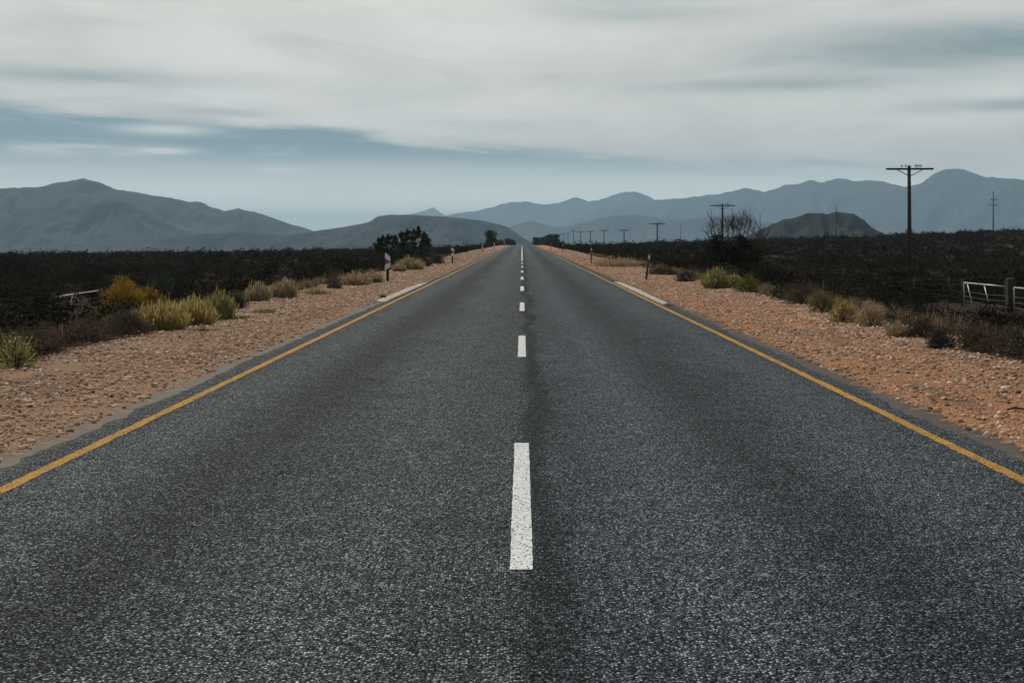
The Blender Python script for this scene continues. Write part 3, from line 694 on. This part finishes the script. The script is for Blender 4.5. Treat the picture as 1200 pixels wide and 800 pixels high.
# ------------------------------------------------------------------ chevron signs on the left
def make_chevron():
    root = empty('chevron_sign', (0, 0, 0))
    mb = MB(); mb.box((0, .03, .55), (.10, .08, 1.18), j=.004); mb.build('post', m_wood, root, bevel=.006)
    w_, t_, b_ = .115, 1.19, .43; mid = (t_ + b_) / 2; out_ = [(-w_, t_), (w_, t_ - .17), (w_, b_ + .17), (-w_, b_)]
    mb = MB(); mb.prism(out_, -.024, -.012); mb.build('backing_plate', m_dark, root)
    mb = MB(); mb.prism([(-w_ + .004, t_ - .01), (w_ - .003, t_ - .175), (w_ - .003, mid + .012), (-w_ + .004, t_ - .24)], -.028, -.0245)
    mb.prism([(-w_ + .004, b_ + .24), (w_ - .003, mid - .012), (w_ - .003, b_ + .175), (-w_ + .004, b_ + .01)], -.028, -.0245); mb.build('white_chevron', m_signw, root)
    mb = MB(); mb.prism([(-w_ + .004, t_ - .25), (w_ - .01, mid), (-w_ + .004, b_ + .25)], -.028, -.0245); mb.build('red_triangle', m_signr, root)
    for z in (.62, 1.0):
        mb = MB(); mb.tube([(0, -.024, z), (0, -.033, z)], .009, 8); mb.build('bolt', m_steel, root)
    return root
ch = make_chevron()
cl_ = ['red and white chevron sign on a timber post, the nearest on the left verge', 'red and white chevron sign, second nearest on the left verge', 'third chevron sign on the left verge, below the tall rounded tree',
       'fourth small chevron sign on the left verge just past the rounded tree', 'farthest tiny chevron sign beside the road at the crest']
for k, (X_, Y_) in enumerate([(-5.48, 51), (-5.1, 91.5), (-5.45, 172), (-4.9, 219), (-4.7, 330)]):
    o = ch if k == 0 else copy_tree(ch); o.location = (X_, Y_, gz(X_, Y_)); o.rotation_euler = (0, R([1.0, 1.5, -1, 1, 0][k]), R([-8, 12, 6, 3, 0][k]))
    tag(o, cl_[k], 'road sign', 'chevron signs along the left verge')
# marker posts on the right
def make_marker():
    root = empty('marker_post', (0, 0, 0))
    mb = MB(); mb.tube([(0, 0, 0), (0, 0, .6), (0, 0, 1.11)], [.05, .047, .045], 10); mb.build('post', m_dark, root, smooth=True)
    mb = MB(); mb.box((0, -.049, .98), (.058, .008, .17)); mb.build('reflector', m_signw, root, bevel=.002)
    return root
mk = make_marker()
ml = ['dark leaning marker post with white reflector, nearest on the right verge', 'dark marker post with white reflector, second on the right verge', 'third marker post on the right verge', 'farthest small marker post on the right verge near the crest']
for k, (X_, Y_) in enumerate([(5.3, 53.7), (5.1, 92.5), (5.35, 166), (5.0, 219)]):
    o = mk if k == 0 else copy_tree(mk); o.location = (X_, Y_, gz(X_, Y_)); o.rotation_euler = (0, R([7.5, 0, 2, 0][k]), 0)
    tag(o, ml[k], 'marker post', 'marker posts along the right verge')

# ------------------------------------------------------------------ white kerb slabs
def slab(side, y0, y1, xi0, xi1, xo0, xo1, label, taper0=0, taper1=0):
    xo0 -= .06; xo1 -= .06
    mb = MB(); n = max(3, int((y1 - y0) / .8)); V = []; Fc = []
    for k in range(n + 1):
        q = k / n; y_ = y0 + (y1 - y0) * q; xi = xi0 + (xi1 - xi0) * q; xo = xo0 + (xo1 - xo0) * q
        f_ = 1.0
        if taper0: f_ = min(f_, .12 + (y_ - y0) / taper0)
        if taper1: f_ = min(f_, .12 + (y1 - y_) / taper1)
        f_ = min(1, f_); xo = xi + (xo - xi) * f_; j = random.uniform(-.012, .012); hz = .035 + random.uniform(-.006, .006)
        for (xx, z_) in [(xi + j, -.06), (xi + j, hz - .015), (xi + .018 + j, hz), (xo - .02 + j, hz), (xo + j, hz - .02), (xo + j, -.06)]: V.append((side * xx, y_, z_))
    m = 6
    for k in range(n):
        for q in range(m): a = k * m + q; b = k * m + (q + 1) % m; Fc.append((a, b, b + m, a + m) if side > 0 else (a + m, b + m, b, a))
    Fc += [tuple(range(m)), tuple(n * m + q for q in reversed(range(m)))]
    mb.add(V, Fc); o = mb.build('kerb_slab', m_conc); me = o.data
    import bmesh; bm = bmesh.new(); bm.from_mesh(me); bmesh.ops.recalc_face_normals(bm, faces=bm.faces); bm.to_mesh(me); bm.free()
    tag(o, label, 'kerb', 'white kerb slabs at the road edge'); return o
slab(-1, 33.9, 37.2, 3.72, 3.72, 4.12, 4.10, 'near short white concrete kerb slab with tapered end, left road edge', .9, 0)
slab(-1, 37.26, 45.0, 3.72, 3.70, 4.09, 4.05, 'long middle white concrete kerb slab at the left road edge')
slab(-1, 45.06, 49.0, 3.70, 3.70, 4.04, 4.0, 'far short white concrete kerb slab with tapered end, left road edge', 0, .9)
slab(1, 32.6, 41.0, 3.66, 3.68, 3.93, 3.98, 'near white concrete kerb slab with tapered end, right road edge', .7, 0)
slab(1, 41.06, 50.0, 3.68, 3.68, 4.02, 3.98, 'far white concrete kerb slab with tapered end, right road edge', 0, 1.0)
# ------------------------------------------------------------------ farm fences with gates
def fence(side, ys_, gap, label):
    X_ = side * 20.0; root = empty('farm_fence', (X_, ys_[0], gz(X_, ys_[0]))); tag(root, label, 'fence')
    oz = root.location
    tops_ = {}
    for y_ in ys_:
        z = gz(X_, y_); lean = random.uniform(-.06, .06); mb = MB()
        mb.tube([(0, y_ - oz.y, z - .2 - oz.z), (lean, y_ - oz.y + .02, z + 1.25 - oz.z)], [.062, .05], 8); mb.build('post', m_wood, root, smooth=True); tops_[y_] = z
    for hgt in (.35, .65, .95, 1.15):
        mb = MB()
        for a, b in zip(ys_[:-1], ys_[1:]):
            if gap[0] - .5 < (a + b) / 2 < gap[1] + .5:
                if mb.v: mb.build('wire', m_wire, root); mb = MB()
                continue
            mb.tube([(0, a - oz.y, tops_[a] + hgt - oz.z), (0, (a + b) / 2 - oz.y, (tops_[a] + tops_[b]) / 2 + hgt - .03 - oz.z), (0, b - oz.y, tops_[b] + hgt - oz.z)], .003, 4)
        mb.build('wire', m_wire, root)
fence(1, [38, 42, 46.2, 51.3, 57.0, 58.6, 64, 71, 78, 86, 94, 103, 112, 122], (46.3, 57), 'wire farm fence with dark posts running along the right plain')
fence(-1, [36, 42, 48, 53.4, 59.4, 65, 72, 80, 88, 97, 106, 116], (53.4, 59.4), 'wire farm fence with dark posts running along the left plain')
def gate(side, ya_, yb_, ztop, hgt, label, braces, name='farm_gate', sag=0.0):
    X_ = side * 20.0; root = empty(name, (X_, (ya_ + yb_) / 2, ztop - hgt)); tag(root, label, 'gate', 'tubular farm gates'); L = (yb_ - ya_) / 2
    mb = MB(); mb.tube([(0, -L, hgt - sag), (0, L, hgt)], .036, 8); mb.build('top_rail', m_steel, root, smooth=True)
    for y_ in (-L, L):
        mb = MB(); mb.tube([(0, y_, .08), (0, y_, hgt)], .026, 8); mb.build('stile', m_wire if y_ < 0 or side < 0 else m_steel, root, smooth=True)
    for (a, b) in braces:
        mb = MB(); mb.tube([(0, a, hgt - .02), (0, b, .08)], .026, 8); mb.build('brace', m_steel, root, smooth=True)
    for z_ in (.3, .52, .74):
        mb = MB(); mb.tube([(0, -L, z_), (0, 0, z_ - .03), (0, L, z_)], .006, 5); mb.build('wire', m_oldwire, root)
gate(1, 51.9, 56.8, -.24, 1.12, 'silver pipe farm gate between dark posts on the right plain', [(2.0, 1.35), (-.05, -.75)])
gate(1, 46.4, 51.0, -.24, 1.12, 'second pipe farm gate cut off by the right photo edge', [(.2, -.6)])
gate(-1, 53.7, 59.1, -.70, 1.05, 'sagging silver pipe gate beside the domed orange bush on the left plain', [(-.6, -1.1)], sag=.06)
mb = MB(); mb.box((0, 0, .7), (.30, .34, 1.75), j=.02); o = mb.build('gate_post', m_wood, bevel=.02); o.location = (20.0, 51.42, -1.45); tag(o, 'thick square dark timber post between the two right gates', 'post')

# ------------------------------------------------------------------ mountains (real ranges with depth)
def mountain(name, pts, D0, D1, depth=.20, rough=.42, seed=1, base=-110, n=700, m=110, sky=.0022, scale_=.07):
    pxs = np.array([p[0] for p in pts], float); pys = np.array([p[1] for p in pts], float)
    xs_ = np.linspace(pxs[0], pxs[-1], n); t = (xs_ - HX) / F; e = (HY - np.interp(xs_, pxs, pys)) / F
    k_ = np.ones(3) / 3; ep = np.pad(e, 1, mode='edge'); e = np.convolve(ep, k_, 'valid')
    e = e + (1 - np.abs(2 * fbm(xs_ * .045, xs_ * 0, 5, seed) - 1) - .75) * sky
    D = np.interp(xs_, [pxs[0], pxs[-1]], [D0, D1]); H = EYE + e * D
    w_ = np.linspace(-1, 1, m)[:, None]; T = t[None, :] + 0 * w_
    wob = (fbm(xs_ * .02, xs_ * 0, 3, seed + 9) - .5)
    Yd = D[None, :] * (1 + depth * w_)
    aw = np.abs(w_); XW = T * Yd; L = D.mean() * scale_
    wx = XW / L + .5 * (fbm(XW / L * .9, Yd / L * .9, 3, seed + 5) - .5); wy = Yd / L * .55 + .5 * (fbm(XW / L + 9, Yd / L * .9, 3, seed + 6) - .5)
    ridg = 1 - np.abs(2 * fbm(wx, wy, 5, seed + 3) - 1); r2 = 1 - np.abs(2 * fbm(wx * 3.7, wy * 3.7, 4, seed + 4) - 1)
    prof = (1 - aw) ** 1.1
    cut = 1 - rough * (1 - ridg) * 2.6 * sst(aw, 0, .30) - rough * .5 * (1 - r2) * sst(aw, 0, .12)
    Z = base + (H[None, :] - base) * np.clip(prof * cut, 0, 1)
    # taper ends
    return link(name, grid_mesh(name, T * Yd, Yd, Z), m_mount)
def mt(name, pts, *a, **kw): o = mountain(name, pts, *a, **kw); tag(o, kind='structure'); return o
mt('mountain', [(-420, 262), (-300, 240), (-150, 236), (0, 220.5), (30, 219), (55, 216), (75, 212), (95, 208), (115, 213), (140, 222), (165, 226), (195, 231), (235, 236), (262, 247), (272, 245), (280, 244), (295, 247), (310, 252), (340, 262), (365, 270), (420, 284), (470, 300)], 5400, 5900, seed=3)
mt('mountain', [(-420, 275), (-100, 262), (0, 258), (60, 248), (110, 236), (135, 232), (150, 236), (180, 252), (215, 270), (260, 284), (300, 298)], 4900, 4700, depth=.12, seed=5)
mt('hill', [(-420, 292), (-50, 294), (60, 288), (140, 281), (200, 276), (245, 273), (290, 270), (305, 272), (330, 275), (350, 273), (370, 270), (400, 266), (432, 260), (442, 253), (455, 251), (480, 251), (520, 253), (560, 257), (585, 262), (598, 267), (608, 275), (618, 281), (630, 289), (650, 300)], 3900, 4000, depth=.14, seed=8, rough=.4, sky=.0008)
mt('mountain', [(455, 262), (480, 251), (495, 247), (508, 242.5), (516, 249), (530, 256), (560, 268)], 20000, 20000, depth=.1, seed=12, sky=.0006, n=160)
mt('mountain', [(480, 262), (530, 250), (560, 247), (590, 238), (615, 235), (635, 239), (655, 237), (675, 231), (690, 236), (710, 232), (725, 226), (742, 223), (760, 230), (775, 237), (800, 248), (850, 262), (900, 280)], 15500, 15000, depth=.10, seed=15)
mt('mountain', [(640, 272), (700, 245), (740, 237), (775, 234), (800, 232), (840, 227), (858, 224), (870, 220), (882, 221), (895, 224), (920, 216), (940, 214), (952, 209), (965, 213), (980, 208), (990, 209), (1000, 212), (1015, 211), (1030, 211), (1060, 219), (1080, 214), (1095, 203), (1110, 197), (1130, 198), (1145, 204), (1170, 208), (1200, 210), (1300, 205), (1450, 225), (1700, 260)], 13000, 5200, seed=19)
mt('mountain', [(560, 290), (600, 265), (622, 258), (635, 262), (650, 266), (665, 265), (680, 262), (700, 256), (720, 252), (732, 253), (745, 250), (760, 252), (775, 256), (800, 257), (830, 254), (860, 252), (900, 260), (950, 272), (1000, 285)], 8800, 8600, depth=.12, seed=23)
mt('hill', [(840, 292), (878, 275), (905, 262), (917, 257), (930, 254), (943, 249.5), (957, 249), (970, 249), (982, 247), (1000, 250), (1013, 258), (1022, 265), (1031, 271), (1060, 284)], 1500, 1450, depth=.16, seed=29, rough=.45, sky=.003, n=260, base=-70)

# ------------------------------------------------------------------ haze: one even box of air
mh, t = new_mat('haze_air')
pv = t.n('ShaderNodeVolumePrincipled'); pv.inputs['Color'].default_value = (.52, .76, .95, 1); pv.inputs['Density'].default_value = 0.8e-4; pv.inputs['Anisotropy'].default_value = 0.0
t.nt.links.new(pv.outputs[0], t.out.inputs[1])
mb = MB(); mb.box((0, 0, 0), (1, 1, 1)); hz_ = mb.build('haze', mh)
hz_.scale = (60000, 33000, 730); hz_.location = (0, 15500, -115 + 365)
tag(hz_, 'thin blue grey haze over the plain and mountains', 'haze', kind='stuff')
